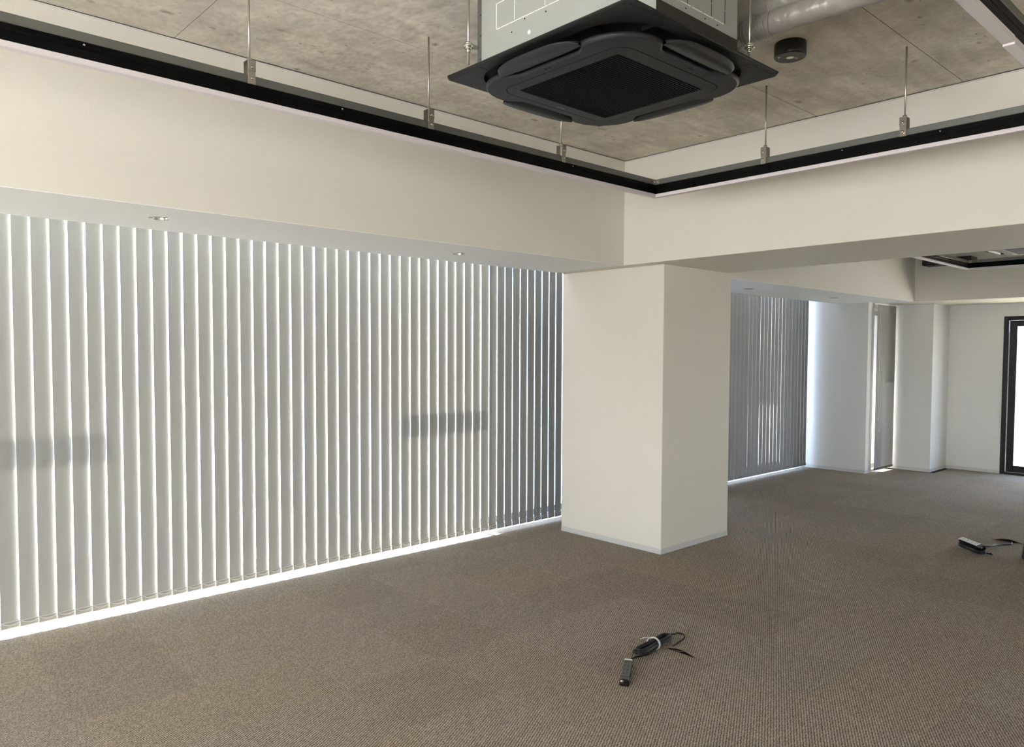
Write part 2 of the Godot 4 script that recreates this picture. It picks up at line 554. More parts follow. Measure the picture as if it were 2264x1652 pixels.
func trims() -> void:
	# shadow gap and thin bead where the boxed walls meet the slab
	for a in [["trim_1", Vector3(-3.5, CEIL - 0.005, -3.866), Vector3(4.754, CEIL - 0.001, -3.860), "joint", "dark shadow line between the soffit and the concrete"],
			["trim_2", Vector3(4.748, CEIL - 0.005, -3.86), Vector3(4.754, CEIL - 0.001, 4.0), "joint", "dark shadow line between the beam and the concrete"],
			["trim_3", Vector3(-3.5, CEIL - 0.010, -3.866), Vector3(4.754, CEIL - 0.005, -3.858), "plastic white", "thin white bead along the top of the soffit"],
			["trim_4", Vector3(4.746, CEIL - 0.010, -3.858), Vector3(4.754, CEIL - 0.005, 4.0), "plastic white", "thin white bead along the top of the beam"]]:
		var o := boxed(a[0], a[1], a[2], M[a[3]])
		tag(o, a[4], "trim", "", "structure")
	var h := 0.044
	var t := 0.003
	var b := M["vinyl base"] as Material
	for a in [["baseboard_pillar_front", Vector3(4.892 - t, 0, -4.665), Vector3(4.892, h, -3.575 + t), "pale vinyl baseboard on the pillar face towards the near blinds"],
			["baseboard_pillar_right", Vector3(4.892, 0, -3.575), Vector3(5.862, h, -3.575 + t), "pale vinyl baseboard on the shaded pillar face"],
			["baseboard_left", Vector3(10.27 - t, 0, -5.19), Vector3(10.27, h, -4.21), "pale vinyl baseboard on the wall stub by the far blinds"],
			["baseboard_stub", Vector3(10.27 - t, 0, -4.21), Vector3(10.47, h, -4.21 + t), "pale vinyl baseboard on the short return beside the roller blind"],
			["baseboard_corner", Vector3(11.06 - t, 0, -4.30), Vector3(11.06, h, -3.675), "pale vinyl baseboard on the corner block right of the roller blind"],
			["baseboard_return", Vector3(11.06 - t, 0, -3.675), Vector3(11.68, h, -3.675 + t), "pale vinyl baseboard on the corner block side facing the room"],
			["baseboard_far", Vector3(11.68 - t, 0, -3.672), Vector3(11.68, h, -3.02), "pale vinyl baseboard on the far wall left of the balcony door"]]:
		tag(boxed(a[0], a[1], a[2], b, self, 0.001), a[3], "baseboard", "", "structure")

# ------------------------------------------------------------------ carpet
func lift(x: float, z: float, f: Array) -> float:
	# height of a curled-up tile edge: f = [seam x, z of the top, half length, height, reach]
	var t := clampf(absf(z - f[1]) / f[2], 0.0, 1.0)
	var g := clampf(1.0 - (x - f[0]) / f[4], 0.0, 1.0)
	return f[3] * pow(cos(t * PI / 2.0), 1.5) * g * g

func flap_tile(lo: Vector3, hi: Vector3, f: Array, m: Material, parent: Node) -> void:
	var s := begin(true)
	var n := 24
	var P := func(i: int, j: int, dy: float) -> Vector3:
		var x := lerpf(lo.x, hi.x, pow(float(i) / n, 1.6))
		var z := lerpf(lo.z, hi.z, float(j) / n)
		return Vector3(x, lift(x, z, f) + dy, z)
	for i in n:
		for j in n:
			quad(s, P.call(i, j, 0.0), P.call(i + 1, j, 0.0), P.call(i + 1, j + 1, 0.0), P.call(i, j + 1, 0.0), Vector3.UP)
	var o := put(s, "carpet_tile", m, parent)
	o.set_meta("label", "carpet tile with a curled edge where a cord comes out")
	var e := begin()
	for j in n:
		quad(e, P.call(0, j, 0.0), P.call(0, j + 1, 0.0), P.call(0, j + 1, -0.006), P.call(0, j, -0.006), Vector3.LEFT)
		for i in n:
			quad(e, P.call(i, j, -0.006), P.call(i + 1, j, -0.006), P.call(i + 1, j + 1, -0.006), P.call(i, j + 1, -0.006), Vector3.DOWN)
		quad(e, P.call(n, j, 0.0), P.call(n, j + 1, 0.0), P.call(n, j + 1, -0.006), P.call(n, j, -0.006), Vector3.RIGHT)
	put(e, "backing", M["carpet backing"], o)

const FLAPS := [[3.3555, -2.315, 0.13, 0.022, 0.20], [7.4595, -1.85, 0.13, 0.026, 0.20]]

func carpet() -> void:
	var fl := boxed("floor", Vector3(-3.5, -0.12, -5.24), Vector3(11.68, -0.0075, 4.0), M["screed"])
	tag(fl, "office floor laid with taupe ribbed carpet tiles", "floor", "", "structure")
	var spots := []
	for i in range(-10, 21):
		for j in range(-8, 11):
			var lo := Vector3(1.303 + TX * i, -0.0075, -1.115 + TZ * j)
			var hi := lo + Vector3(TX, 0.0075, TZ)
			lo.x = maxf(lo.x, -3.5); hi.x = minf(hi.x, 11.68)
			lo.z = maxf(lo.z, -5.06); hi.z = minf(hi.z, 4.0)
			if hi.x - lo.x < 0.02 or hi.z - lo.z < 0.02: continue
			var c := (lo + hi) / 2.0
			if c.x > 4.9 and c.x < 5.86 and c.z > -4.66 and c.z < -3.58: continue
			if c.x > 11.06 and c.z < -3.675: continue
			if c.x > 10.47 and c.z < -4.31: continue
			var ahead := c.x * 0.675 - c.z * 0.738
			var side := c.x * 0.738 + c.z * 0.675
			var seen := ahead > 2.6 and side > -0.75 * ahead - 0.4 and side < 0.73 * ahead + 0.4
			spots.append({"lo": lo, "hi": hi, "d": ahead if seen else 100.0 + c.length()})
	spots.sort_custom(func(a, b): return a.d < b.d)
	var rest := begin()
	for k in spots.size():
		var q: Dictionary = spots[k]
		var g := Vector3(0.0004, 0, 0.0004)
		var m: Material = M["carpet %d" % rng.randi_range(0, 3)]
		var bent := -1
		for f in FLAPS.size():
			if absf(q.lo.x - FLAPS[f][0]) < 0.01 and q.lo.z < FLAPS[f][1] and q.hi.z > FLAPS[f][1]: bent = f
		if bent >= 0:
			flap_tile(Vector3(q.lo.x + 0.0005, 0, q.lo.z), Vector3(q.hi.x - 0.0005, 0, q.hi.z), FLAPS[bent], m, fl)
		elif k < 296:
			boxed("carpet_tile", q.lo + g, q.hi - g, m, fl, 0.0011)
		else:
			box(rest, q.lo + g, q.hi - g)
	var r := put(rest, "carpet_tiles", M["carpet 0"], fl)
	r.set_meta("kind", "stuff")
	tag(boxed("trim_5", Vector3(-1.2, -0.05, -5.24), Vector3(10.25, 0.0, -5.065), M["sill"]), "pale floor strip between the blinds and the windows", "trim", "", "structure")

# ------------------------------------------------------------------ windows and outdoors
func window_frame(called: String, label: String, x0: float, x1: float, z: float, y1: float, posts: Array, bars: Array) -> void:
	var w := thing(called, Vector3(0, 0, 0), label, "window", "", "structure")
	var s := begin()
	box(s, Vector3(x0, 0.012, z - 0.04), Vector3(x1, 0.07, z + 0.04), 0.003)
	box(s, Vector3(x0, y1 - 0.06, z - 0.04), Vector3(x1, y1, z + 0.04), 0.003)
	box(s, Vector3(x0, 0.07, z - 0.04), Vector3(x0 + 0.05, y1 - 0.06, z + 0.04), 0.003)
	box(s, Vector3(x1 - 0.05, 0.07, z - 0.04), Vector3(x1, y1 - 0.06, z + 0.04), 0.003)
	put(s, "frame", M["alu"], w)
	var edges := [x0 + 0.05] + posts + [x1 - 0.05]
	for p in posts:
		boxed("mullion", Vector3(p - 0.012, 0.07, z - 0.03), Vector3(p + 0.012, y1 - 0.06, z + 0.04), M["alu"], w, 0.003)
	for b in bars:
		boxed("transom", Vector3(b[0], b[2] - b[3] / 2.0, z - 0.035), Vector3(b[1], b[2] + b[3] / 2.0, z + 0.045), M["alu"], w, 0.003)
	for i in edges.size() - 1:
		boxed("pane", Vector3(edges[i] + 0.02, 0.065, z - 0.004), Vector3(edges[i + 1] - 0.02, y1 - 0.055, z + 0.004), M["glass"], w)

func outdoors() -> void:
	window_frame("window_1", "tall aluminium window behind the near row of vertical blinds", -1.2, 5.7, -5.31, 2.82, [4.27], [[-1.15, 1.24, 1.29, 0.115], [3.36, 4.255, 1.28, 0.115]])
	window_frame("window_2", "tall aluminium window behind the far row of vertical blinds", 7.35, 10.22, -5.31, 2.82, [8.3, 9.3], [])
	window_frame("window_3", "narrow aluminium window behind the roller blind", 10.50, 11.03, -4.40, 2.2, [], [])
	var w := thing("window_4", Vector3.ZERO, "wide window in the wall behind the viewer", "window", "", "structure")
	var s := begin()
	box(s, Vector3(-3.60, 0.70, -3.4), Vector3(-3.52, 0.75, 2.6)); box(s, Vector3(-3.60, 2.35, -3.4), Vector3(-3.52, 2.40, 2.6))
	for z in [-3.4, -1.42, 0.57, 2.55]: box(s, Vector3(-3.60, 0.75, z), Vector3(-3.52, 2.35, z + 0.05))
	put(s, "frame", M["alu"], w)
	for z in [-3.35, -1.37, 0.62]: boxed("pane", Vector3(-3.564, 0.75, z), Vector3(-3.556, 2.35, z + 1.93), M["glass"], w)
	# outside
	tag(boxed("terrace", Vector3(-14, -0.5, -30), Vector3(24, -0.16, 14), M["paving"]), "pale paved ground outside the windows", "ground", "", "structure")
	tag(boxed("added_shade_wall", Vector3(3.85, -0.16, -9.3), Vector3(9.70, 6.0, -9.0), M["render"], self, 0.005), "plain white wall added outside to shade the blinds, hidden behind them", "wall", "", "structure")  # added and unseen; keeps the sun off the right-hand blinds
	# balcony past the door
	var deck := thing("balcony_deck", Vector3(0, 0, 0), "yellowish wooden balcony deck outside the glass door", "deck", "", "structure")
	for k in 30:
		boxed("plank", Vector3(11.9, -0.05, -3.9 + k * 0.21), Vector3(14.0, -0.02, -3.9 + k * 0.21 + 0.203), M["deck wood"], deck, 0.003)
	boxed("joist", Vector3(11.9, -0.16, -3.9), Vector3(14.0, -0.052, 2.4), M["paving"], deck)
	var par := thing("parapet", Vector3.ZERO, "white parapet with small fixings across the balcony", "parapet", "", "structure")
	boxed("wall_slab", Vector3(14.0, -0.16, -4.2), Vector3(14.14, 1.15, 2.5), M["render"], par, 0.006)
	for k in 8:
		for y in [0.10, 0.78]:
			boxed("fixing", Vector3(13.992, y, -3.8 + k * 0.42), Vector3(14.0, y + 0.016, -3.8 + k * 0.42 + 0.016), M["alu"], par)
	door()

func door() -> void:
	var d := thing("door_1", Vector3(11.68, 0, -3.015), "black framed glass balcony door cut off by the right edge", "door", "", "structure")
	var s := begin()
	box(s, Vector3(-0.012, 0, 0), Vector3(0.11, 2.108, 0.055), 0.004)
	box(s, Vector3(-0.012, 2.055, 0.055), Vector3(0.11, 2.108, 4.62), 0.004)
	box(s, Vector3(-0.012, 0, 0.055), Vector3(0.11, 0.03, 4.62), 0.004)
	box(s, Vector3(-0.012, 0, 4.62), Vector3(0.11, 2.108, 4.675), 0.004)
	put(s, "frame", M["black alu"], d)
	for k in 4:
		var z0 := 0.062 + k * 1.133
		var x0 := 0.02 + (k & 1) * 0.035
		var q := begin()
		box(q, Vector3(x0, 0.032, z0), Vector3(x0 + 0.03, 2.052, z0 + 0.085), 0.003)
		box(q, Vector3(x0, 0.032, z0 + 1.07), Vector3(x0 + 0.03, 2.052, z0 + 1.155), 0.003)
		box(q, Vector3(x0, 0.032, z0 + 0.085), Vector3(x0 + 0.03, 0.12, z0 + 1.07), 0.003)
		box(q, Vector3(x0, 1.975, z0 + 0.085), Vector3(x0 + 0.03, 2.052, z0 + 1.07), 0.003)
		var sash := put(q, "sash", M["black alu"], d)
		boxed("pane", Vector3(x0 + 0.012, 0.115, z0 + 0.08), Vector3(x0 + 0.018, 1.98, z0 + 1.075), M["glass"], sash)
	boxed("gap_glint", Vector3(0.016, 0.04, 0.056), Vector3(0.022, 1.9, 0.061), M["alu"], d)  # pale strip standing in for light in the gap beside the sash

# ------------------------------------------------------------------ blinds
func slat_mesh(h: float, w: float, m_name: String, dz: float) -> ArrayMesh:
	var s := begin(true)
	var n := 6
	for i in n:
		var a := -0.5 + float(i) / n
		var b := -0.5 + float(i + 1) / n
		var bow := 0.0035
		var p := Vector3(a * w, 0, dz + bow * (1.0 - 4.0 * a * a))
		var q := Vector3(b * w, 0, dz + bow * (1.0 - 4.0 * b * b))
		quad(s, p, q, q + Vector3(0, h, 0), p + Vector3(0, h, 0), Vector3(0, 0, 1 if dz == 0.0 else -1))
	s.generate_normals()
	var m := s.commit()
	m.surface_set_material(0, M[m_name])
	return m

func blind(label: String, x0: float, count: int, pitch: float, bottom: float, chain: bool, tilt: float) -> void:
	var top := 2.50
	var b := thing("vertical_blind", Vector3(x0, bottom, BLIND_Z), label, "blind", "")
	boxed("headrail", Vector3(-0.08, top - bottom + 0.012, -0.02), Vector3(count * pitch + 0.02, top - bottom + 0.05, 0.02), M["plastic white"], b, 0.003)
	var w := 0.0947 if chain else 0.098
	var cloth := slat_mesh(top - bottom, w, "blind cloth", 0.0)
	var lining := slat_mesh(top - bottom, w, "blind backing", -0.0006)
	var hs := begin()
	box(hs, Vector3(-w / 2.0, 0.0, 0.0005), Vector3(w / 2.0, 0.036, 0.0055), 0.001)
	hs.generate_normals()
	var hem := hs.commit(); hem.surface_set_material(0, M["blind cloth"])
	var cs := begin(true)
	for side in [1.0, -1.0]:
		var p := []
		for k in 9:
			var t := k / 8.0
			p.append(Vector3(lerpf(-w * 0.46, -w * 0.46 + pitch, t), 0.034 - 0.013 * 4.0 * t * (1.0 - t), 0.009 * side + 0.004))
		tube(cs, p, 0.0013, 5)
	cs.generate_normals()
	var link := cs.commit(); link.surface_set_material(0, M["white thread"])
	var seam_s := begin()
	box(seam_s, Vector3(-w / 2.0, 0.036, 0.003), Vector3(w / 2.0, 0.0372, 0.0062))
	seam_s.generate_normals()
	var seam := seam_s.commit(); seam.surface_set_material(0, M["white thread"])
	for k in count:
		var o := again(cloth, "slat", b, Vector3(k * pitch, 0, 0))
		# left edge towards the room, right edge towards the glass
		o.rotation.y = deg_to_rad(tilt + rng.randf_range(-0.4, 0.4))
		again(lining, "backing", o, Vector3.ZERO)
		again(hem, "hem_weight", o, Vector3.ZERO)
		if chain:
			again(seam, "hem_seam", o, Vector3.ZERO)
			again(link, "bead_chain", o, Vector3.ZERO)
		boxed("carrier", Vector3(-0.008, top - bottom - 0.004, -0.004), Vector3(0.008, top - bottom + 0.014, 0.008), M["plastic white"], o)

func roller() -> void:
	var b := thing("roller_blind", Vector3(10.41, 0.0, -4.15), "narrow grey roller blind in the far corner, lowered to the floor", "blind")
	var s := begin(true)
	var n := 12
	for i in n:
		var xa := 0.62 * i / n
		var xb := 0.62 * (i + 1) / n
		var za := 0.002 * sin(xa * 23.0)
		var zb := 0.002 * sin(xb * 23.0)
		quad(s, Vector3(xa, 0.06, za), Vector3(xb, 0.06, zb), Vector3(xb, 2.26, zb), Vector3(xa, 2.26, za), Vector3(0, 0, 1))
	put(s, "cloth", M["roller cloth"], b)
	boxed("bottom_bar", Vector3(0, 0.035, -0.008), Vector3(0.62, 0.062, 0.008), M["plastic grey"], b, 0.003)
	var t := begin(true)
	tube(t, [Vector3(0, 2.235, -0.025), Vector3(0.62, 2.235, -0.025)], 0.022, 14)
	put(t, "roller_tube", M["plastic white"], b)
	var c := begin(true)
	for q in [[-0.03, 0.72, 0.03], [0.0, 0.56, 0.045]]:
		var p := [Vector3(q[0], 2.22, 0.03)]
		for k in 13:
			var a := PI + PI * k / 12.0
			p.append(Vector3(q[0] + 0.03 + 0.03 * cos(a), q[1] + 0.05 * (1.0 + sin(a)), q[2]))
		p.append(Vector3(q[0] + 0.06, 2.22, 0.03))
		tube(c, p, 0.0022, 6)
	put(c, "pull_cord", M["plastic white"], b)

# ------------------------------------------------------------------ suspended light frame
func rail(f: Node3D, a: Vector3, b: Vector3, cuts: Array, joint_drop: float, screws: Array) -> void:
	# a, b: ends of the axis (local, y = 0 is the underside); cuts: places (0..1) where the diffuser is jointed
	var along := (b - a).normalized()
	var len := a.distance_to(b)
	var g := Node3D.new()
	var basis := Basis(along, Vector3.UP, along.cross(Vector3.UP))
	g.transform = Transform3D(basis, a)
	var T := g.transform
	g.free()
	var mk := func(called: String, boxes: Array, m: Material) -> MeshInstance3D:
		var s := begin()
		for q in boxes: box(s, q[0], q[1], 0.0012)
		s.generate_normals()
		var o := MeshInstance3D.new()
		o.mesh = s.commit()
		o.mesh.surface_set_material(0, m)
		place(o, called, f, Vector3.ZERO)
		o.transform = T
		return o
	mk.call("channel", [[Vector3(0.0, 0.081, -0.0165), Vector3(len, 0.112, -0.0148)], [Vector3(0.0, 0.081, 0.0148), Vector3(len, 0.112, 0.0165)], [Vector3(0, 0.078, -0.0195), Vector3(len, 0.081, 0.0195)], [Vector3(0, 0.110, -0.0165), Vector3(len, 0.112, -0.009)], [Vector3(0, 0.110, 0.009), Vector3(len, 0.112, 0.0165)]], M["galvanised"])
	var hs: MeshInstance3D = mk.call("housing", [[Vector3(0, 0.054, -0.0165), Vector3(len, 0.078, 0.0165)], [Vector3(0, 0.020, -0.0165), Vector3(len, 0.051, 0.0165)], [Vector3(0, 0.049, -0.014), Vector3(len, 0.056, 0.014)]], M["rail black"])
	for x in screws:
		for sd in [-1.0, 1.0]:
			var s2 := begin(true)
			var p := Vector3(x, 0.068, 0.0165 * sd)
			tube(s2, [p, p + Vector3(0, 0, 0.003 * sd)], 0.004, 8)
			put(s2, "screw", M["bolt"], hs)
	var from := 0.0
	var n := 0
	for t in cuts + [1.0]:
		var dy := joint_drop if n % 2 == 1 else 0.0
		mk.call("diffuser", [[Vector3(from * len + 0.001, dy, -0.0175), Vector3(t * len - 0.001, 0.0205 + dy * 0.4, 0.0175)]], M["diffuser"])
		from = t
		n += 1

func hanger(f: Node3D, at: Vector3, turn: float) -> void:
	var h := begin()
	box(h, Vector3(-0.016, 0.076, 0.0197), Vector3(0.016, 0.172, 0.0222), 0.0008)
	box(h, Vector3(-0.016, 0.100, -0.0222), Vector3(0.016, 0.172, -0.0197), 0.0008)
	box(h, Vector3(-0.016, 0.170, -0.0222), Vector3(0.016, 0.1725, 0.0222), 0.0008)
	box(h, Vector3(-0.0165, 0.128, 0.0222), Vector3(0.0165, 0.172, 0.0247), 0.0008)
	var o := put(h, "hanger", M["zinc"], f, at)
	o.rotation.y = turn
	for y in [0.142, 0.098]:
		var b := begin(true)
		tube(b, [Vector3(0.001, y, 0.022), Vector3(0.001, y, 0.0295)], 0.0065, 8)
		put(b, "bolt", M["bolt"], o)
	var n := begin(true)
	tube(n, [Vector3(0, 0.172, 0), Vector3(0, 0.184, 0)], 0.010, 6)
	put(n, "nut", M["bolt"], o)
	var r := begin(true)
	tube(r, [at + Vector3(0, 0.184, 0), Vector3(at.x, CEIL - f.position.y - 0.002, at.z)], 0.0045, 8)
	put(r, "rod", M["zinc"], f)

func light_frame() -> void:
	var f := thing("light_frame", Vector3(0, 2.60, 0), "rectangular black and white linear light frame hung by rods around the near air conditioner", "light frame", "suspended light frames")
	var xa := -1.2
	var xb := 4.005
	var za := -3.008
	var zb := -0.748
	rail(f, Vector3(xa, 0, za), Vector3(xb + 0.0175, 0, za), [0.53], 0.0018, [1.91, 2.925, 4.41])
	rail(f, Vector3(xb, 0, za + 0.018), Vector3(xb, 0, zb - 0.018), [], 0.0, [1.20, 1.67])
	rail(f, Vector3(xa, 0, zb), Vector3(xb + 0.0175, 0, zb), [0.775], -0.006, [])
	rail(f, Vector3(xa + 0.03, 0, za + 0.018), Vector3(xa + 0.03, 0, zb - 0.018), [], 0.0, [])
	for x in [-0.5, 0.42, 1.313, 2.206, 3.131]: hanger(f, Vector3(x, 0, za), 0.0)
	for z in [-2.238, -1.489]: hanger(f, Vector3(xb, 0, z), -PI / 2)
	for x in [-0.5, 0.9, 2.0, 3.3]: hanger(f, Vector3(x, 0, zb), 0.0)
	var c := begin()
	box(c, Vector3(xb - 0.048, 0.079, za + 0.0195), Vector3(xb - 0.020, 0.106, za + 0.022), 0.001)
	box(c, Vector3(xb - 0.022, 0.079, za + 0.020), Vector3(xb - 0.0195, 0.106, za + 0.048), 0.001)
	var cc := put(c, "corner_bracket", M["zinc"], f)
	for p in [[Vector3(xb - 0.034, 0.093, za + 0.022), Vector3(0, 0, 0.004)], [Vector3(xb - 0.022, 0.093, za + 0.035), Vector3(-0.004, 0, 0)]]:
		var b := begin(true)
		tube(b, [p[0], p[0] + p[1]], 0.006, 8)
		put(b, "bolt", M["bolt"], cc)
	dup(f, "light_frame", Vector3(6.07, 2.60, 0.01), "black and white linear light frame hung in the far bay, mostly hidden by the beam")

# ------------------------------------------------------------------ air conditioner
func cassette() -> void:
	var c := thing("air_conditioner", Vector3(2.367, 2.70, -2.0), "square black ceiling cassette air conditioner in a bare steel casing, hung near the viewer", "air conditioner", "cassette air conditioners")
	var N := 128
	# sheet-metal casing with chamfered corners
	var ca := [Vector2(-0.42, -0.33), Vector2(-0.33, -0.42), Vector2(0.25, -0.42), Vector2(0.42, -0.25), Vector2(0.42, 0.23), Vector2(0.235, 0.42), Vector2(-0.27, 0.42), Vector2(-0.42, 0.215)]
	var s := begin()
	band(s, ca, 0.027, ca, 0.30)
	cap(s, ca, 0.30, 1.0)
	cap(s, ca, 0.027, -1.0)
	put(s, "casing", M["sheet steel"], c)
	# knockout lines in the sides
	var kn := begin()
	var K := func(p: Vector2, q: Vector2, gaps: int) -> void:     # on the side facing -x: (z, y)
		for k in gaps:
			var a := p.lerp(q, (k + 0.04) / gaps)
			var b := p.lerp(q, (k + 0.96) / gaps)
			var lo := Vector3(-0.4212, minf(a.y, b.y) - 0.0011, minf(a.x, b.x) - 0.0011)
			var hi := Vector3(-0.4195, maxf(a.y, b.y) + 0.0011, maxf(a.x, b.x) + 0.0011)
			box(kn, lo, hi)
	K.call(Vector2(-0.217, 0.137), Vector2(0.20, 0.137), 6)
	K.call(Vector2(-0.217, 0.137), Vector2(-0.217, 0.233), 2)
	K.call(Vector2(-0.217, 0.233), Vector2(-0.12, 0.233), 1)
	K.call(Vector2(-0.115, 0.141), Vector2(-0.115, 0.25), 2)
	K.call(Vector2(0.045, 0.141), Vector2(0.045, 0.25), 2)
	put(kn, "knockout_slot", M["foam white"], c)
	var k2 := begin()
	var k3 := begin()
	for k in 5:
		box(k2, Vector3(-0.20 + k * 0.07, 0.120, 0.4195), Vector3(-0.20 + k * 0.07 + 0.062, 0.1228, 0.4212))
	for x in [0.149, 0.06, -0.09]:
		for k in 3:
			box(k3, Vector3(x - 0.0012, 0.124 + k * 0.05, 0.4195), Vector3(x + 0.0012, 0.124 + k * 0.05 + 0.046, 0.4208))
	put(k2, "knockout_slot", M["foam white"], c)
	put(k3, "knockout_slot", M["hole"], c)
	var hole := begin(true)
	tube(hole, [Vector3(-0.419, 0.072, -0.036), Vector3(-0.4212, 0.072, -0.036)], 0.008, 14)
	put(hole, "round_plug", M["foam white"], c)
	var sc := begin(true)
	for p in [Vector2(-0.13, 0.10), Vector2(-0.06, 0.128), Vector2(0.05, 0.118), Vector2(-0.31, 0.05), Vector2(-0.31, 0.14), Vector2(-0.31, 0.22)]:
		tube(sc, [Vector3(-0.419, p.y, p.x), Vector3(-0.4215, p.y, p.x)], 0.0028, 8)
	for p in [Vector2(-0.10, 0.105), Vector2(0.02, 0.105), Vector2(0.10, 0.105)]:
		tube(sc, [Vector3(p.x, p.y, 0.419), Vector3(p.x, p.y, 0.4215)], 0.0028, 8)
	put(sc, "rivet", M["hole"], c)
	boxed("edge_flange", Vector3(-0.4212, 0.02, -0.329), Vector3(-0.4196, 0.30, -0.306), M["galvanised"], c)
	boxed("drain_pan", Vector3(-0.268, 0.0125, 0.4185), Vector3(0.233, 0.088, 0.4225), M["drain pan"], c)
	# face panel: a bevelled square with a rounded opening
	var o0 := squircle(0.470, 0.018, N)
	var o1 := squircle(0.475, 0.020, N)
	var o2 := squircle(0.462, 0.014, N)
	var hole_loop := squircle(0.417, 0.195, N)
	var p := begin(true)
	band(p, o2, 0.0, hole_loop, 0.0, -1.0)
	put(p, "face_panel", M["cassette black"], c)
	p = begin()
	band(p, o2, 0.0, o0, 0.002, 1.0); band(p, o0, 0.002, o1, 0.006, 1.0); band(p, o1, 0.006, o1, 0.011, 1.0)
	band(p, o1, 0.011, hole_loop, 0.0125, 1.0)
	band(p, hole_loop, 0.0, hole_loop, 0.0255, -1.0)
	band(p, squircle(0.428, 0.17, N), 0.0122, squircle(0.428, 0.17, N), 0.0272, 1.0)
	put(p, "panel_rim", M["cassette black"], c)
	p = begin()
	cap(p, squircle(0.418, 0.196, N), 0.0255, -1.0)
	put(p, "air_outlet", M["cassette inside"], c)
	# corner covers, a hair proud of the face
	for sx in [-1.0, 1.0]:
		for sz in [-1.0, 1.0]:
			var q := begin()
			var pts := [Vector2(0.458, 0.458), Vector2(0.458, 0.27), Vector2(0.430, 0.27)]
			for deg in [14.0, 30.0, 45.0, 60.0, 76.0]: pts.append(Vector2(0.222 + 0.204 * cos(deg_to_rad(deg)), 0.222 + 0.204 * sin(deg_to_rad(deg))))
			pts.append_array([Vector2(0.27, 0.430), Vector2(0.27, 0.458)])
			var top := []
			for v in pts: top.append(Vector3(v.x * sx, -0.0012, v.y * sz))
			for k in range(1, pts.size() - 1):
				tri(q, top[0], top[k], top[k + 1], Vector3.DOWN)
			for k in pts.size():
				var a: Vector3 = top[k]
				var b: Vector3 = top[(k + 1) % pts.size()]
				var out := (a + b) / 2.0 - Vector3(0.38 * sx, 0, 0.38 * sz)
				quad(q, a, b, b + Vector3(0, 0.002, 0), a + Vector3(0, 0.002, 0), out)
			put(q, "corner_cover", M["cassette black"], c)
			for sd in 2:
				var br := begin()
				var u: Vector3 = Vector3(sx, 0, 0) if sd == 0 else Vector3(0, 0, sz)
				var v2: Vector3 = Vector3(0, 0, sz) if sd == 0 else Vector3(sx, 0, 0)
				var m: Vector3 = u * 0.395 + v2 * 0.240
				var e := []
				for w in [[-0.045, -0.012], [0.018, -0.018], [0.018, 0.014], [-0.045, 0.016]]:
					e.append(m + u * w[0] + v2 * w[1] + Vector3(0, 0.004, 0))
				quad(br, e[0], e[1], e[2], e[3], Vector3.DOWN)
				for k in 4: quad(br, e[k], e[(k + 1) % 4], e[(k + 1) % 4] + Vector3(0, 0.015, 0), e[k] + Vector3(0, 0.015, 0), (e[k] + e[(k + 1) % 4]) / 2.0 - m)
				put(br, "outlet_bridge", M["grille black"], c)
	# centre frame with the waisted outline
	var f0 := squircle(0.405, 0.17, N, 0.045, 0.19)
	var f1 := squircle(0.398, 0.168, N, 0.045, 0.19)
	var f2 := squircle(0.317, 0.067, N)
	var fr := begin(true)
	band(fr, f0, -0.026, f0, -0.036, 1.0)
	cap(fr, f0, -0.026, 1.0)
	band(fr, f0, -0.036, f1, -0.043, 1.0)
	put(fr, "centre_frame_edge", M["cassette flap"], c)
	fr = begin()
	band(fr, f1, -0.043, f2, -0.045, -1.0)
	band(fr, f2, -0.045, f2, -0.030, -1.0)
	put(fr, "centre_frame", M["cassette black"], c)
	# intake panel, with a gap all round
	var g1 := squircle(0.3135, 0.065, N)
	var gi := []
	for k in N:
		var a := TAU * (k + 0.5) / N
		var d := Vector2(cos(a), sin(a))
		gi.append(d * (1.0 / maxf(absf(d.x) / 0.264, absf(d.y) / 0.256)))
	var ip := begin()
	band(ip, g1, -0.032, g1, -0.0455, 1.0)
	band(ip, g1, -0.0455, gi, -0.0475, -1.0)
	band(ip, gi, -0.0475, gi, -0.030, -1.0)
	put(ip, "intake_panel", M["cassette black"], c)
	var gb := begin()
	cap(gb, squircle(0.318, 0.068, N), -0.0295, -1.0)
	put(gb, "filter", M["hole"], c)
	var bars := begin()
	var nb := 41
	for k in nb:
		var z := -0.252 + 0.504 * k / (nb - 1)
		box(bars, Vector3(-0.2638, -0.0470, z - 0.0021), Vector3(0.2638, -0.0335, z + 0.0021), 0.0008)
	for x in [-0.13, 0.0, 0.13]: box(bars, Vector3(x - 0.002, -0.042, -0.2555), Vector3(x + 0.002, -0.034, 0.2555))
	put(bars, "intake_grille", M["grille black"], c)
	# four flaps, swung a little open
	for k in 4:
		var rot := Basis(Vector3.UP, k * PI / 2)
		var fl := begin(true)
		var n := 20
		var prev := []
		for i in n + 1:
			var t := -1.0 + 2.0 * i / n
			var z := 0.205 * t
			var bulge := 0.012 + 0.060 * pow(maxf(1.0 - pow(absf(t), 3.2), 0.0), 0.6)
			var xi := 0.398 + 0.006 * pow(absf(t), 3.0)
			var yi := -0.044
			var yo := yi + 0.013 * bulge / 0.072
			var row := [Vector3(xi, yi, z), Vector3(xi + bulge * 0.5, (yi + yo) / 2.0 - 0.003 * bulge / 0.072, z), Vector3(xi + bulge, yo, z), Vector3(xi + bulge, yo + 0.005, z), Vector3(xi + 0.006, -0.010 - 0.025 * (1.0 - bulge / 0.072), z), Vector3(xi - 0.024 * bulge / 0.072, -0.010 - 0.03 * (1.0 - bulge / 0.072), z)]
			if prev:
				for w in 6:
					quad(fl, prev[w], prev[(w + 1) % 6], row[(w + 1) % 6], row[w], [Vector3.DOWN, Vector3.DOWN, Vector3.RIGHT, Vector3.UP, Vector3.UP, Vector3(-1, -0.6, 0)][w])
			prev = row
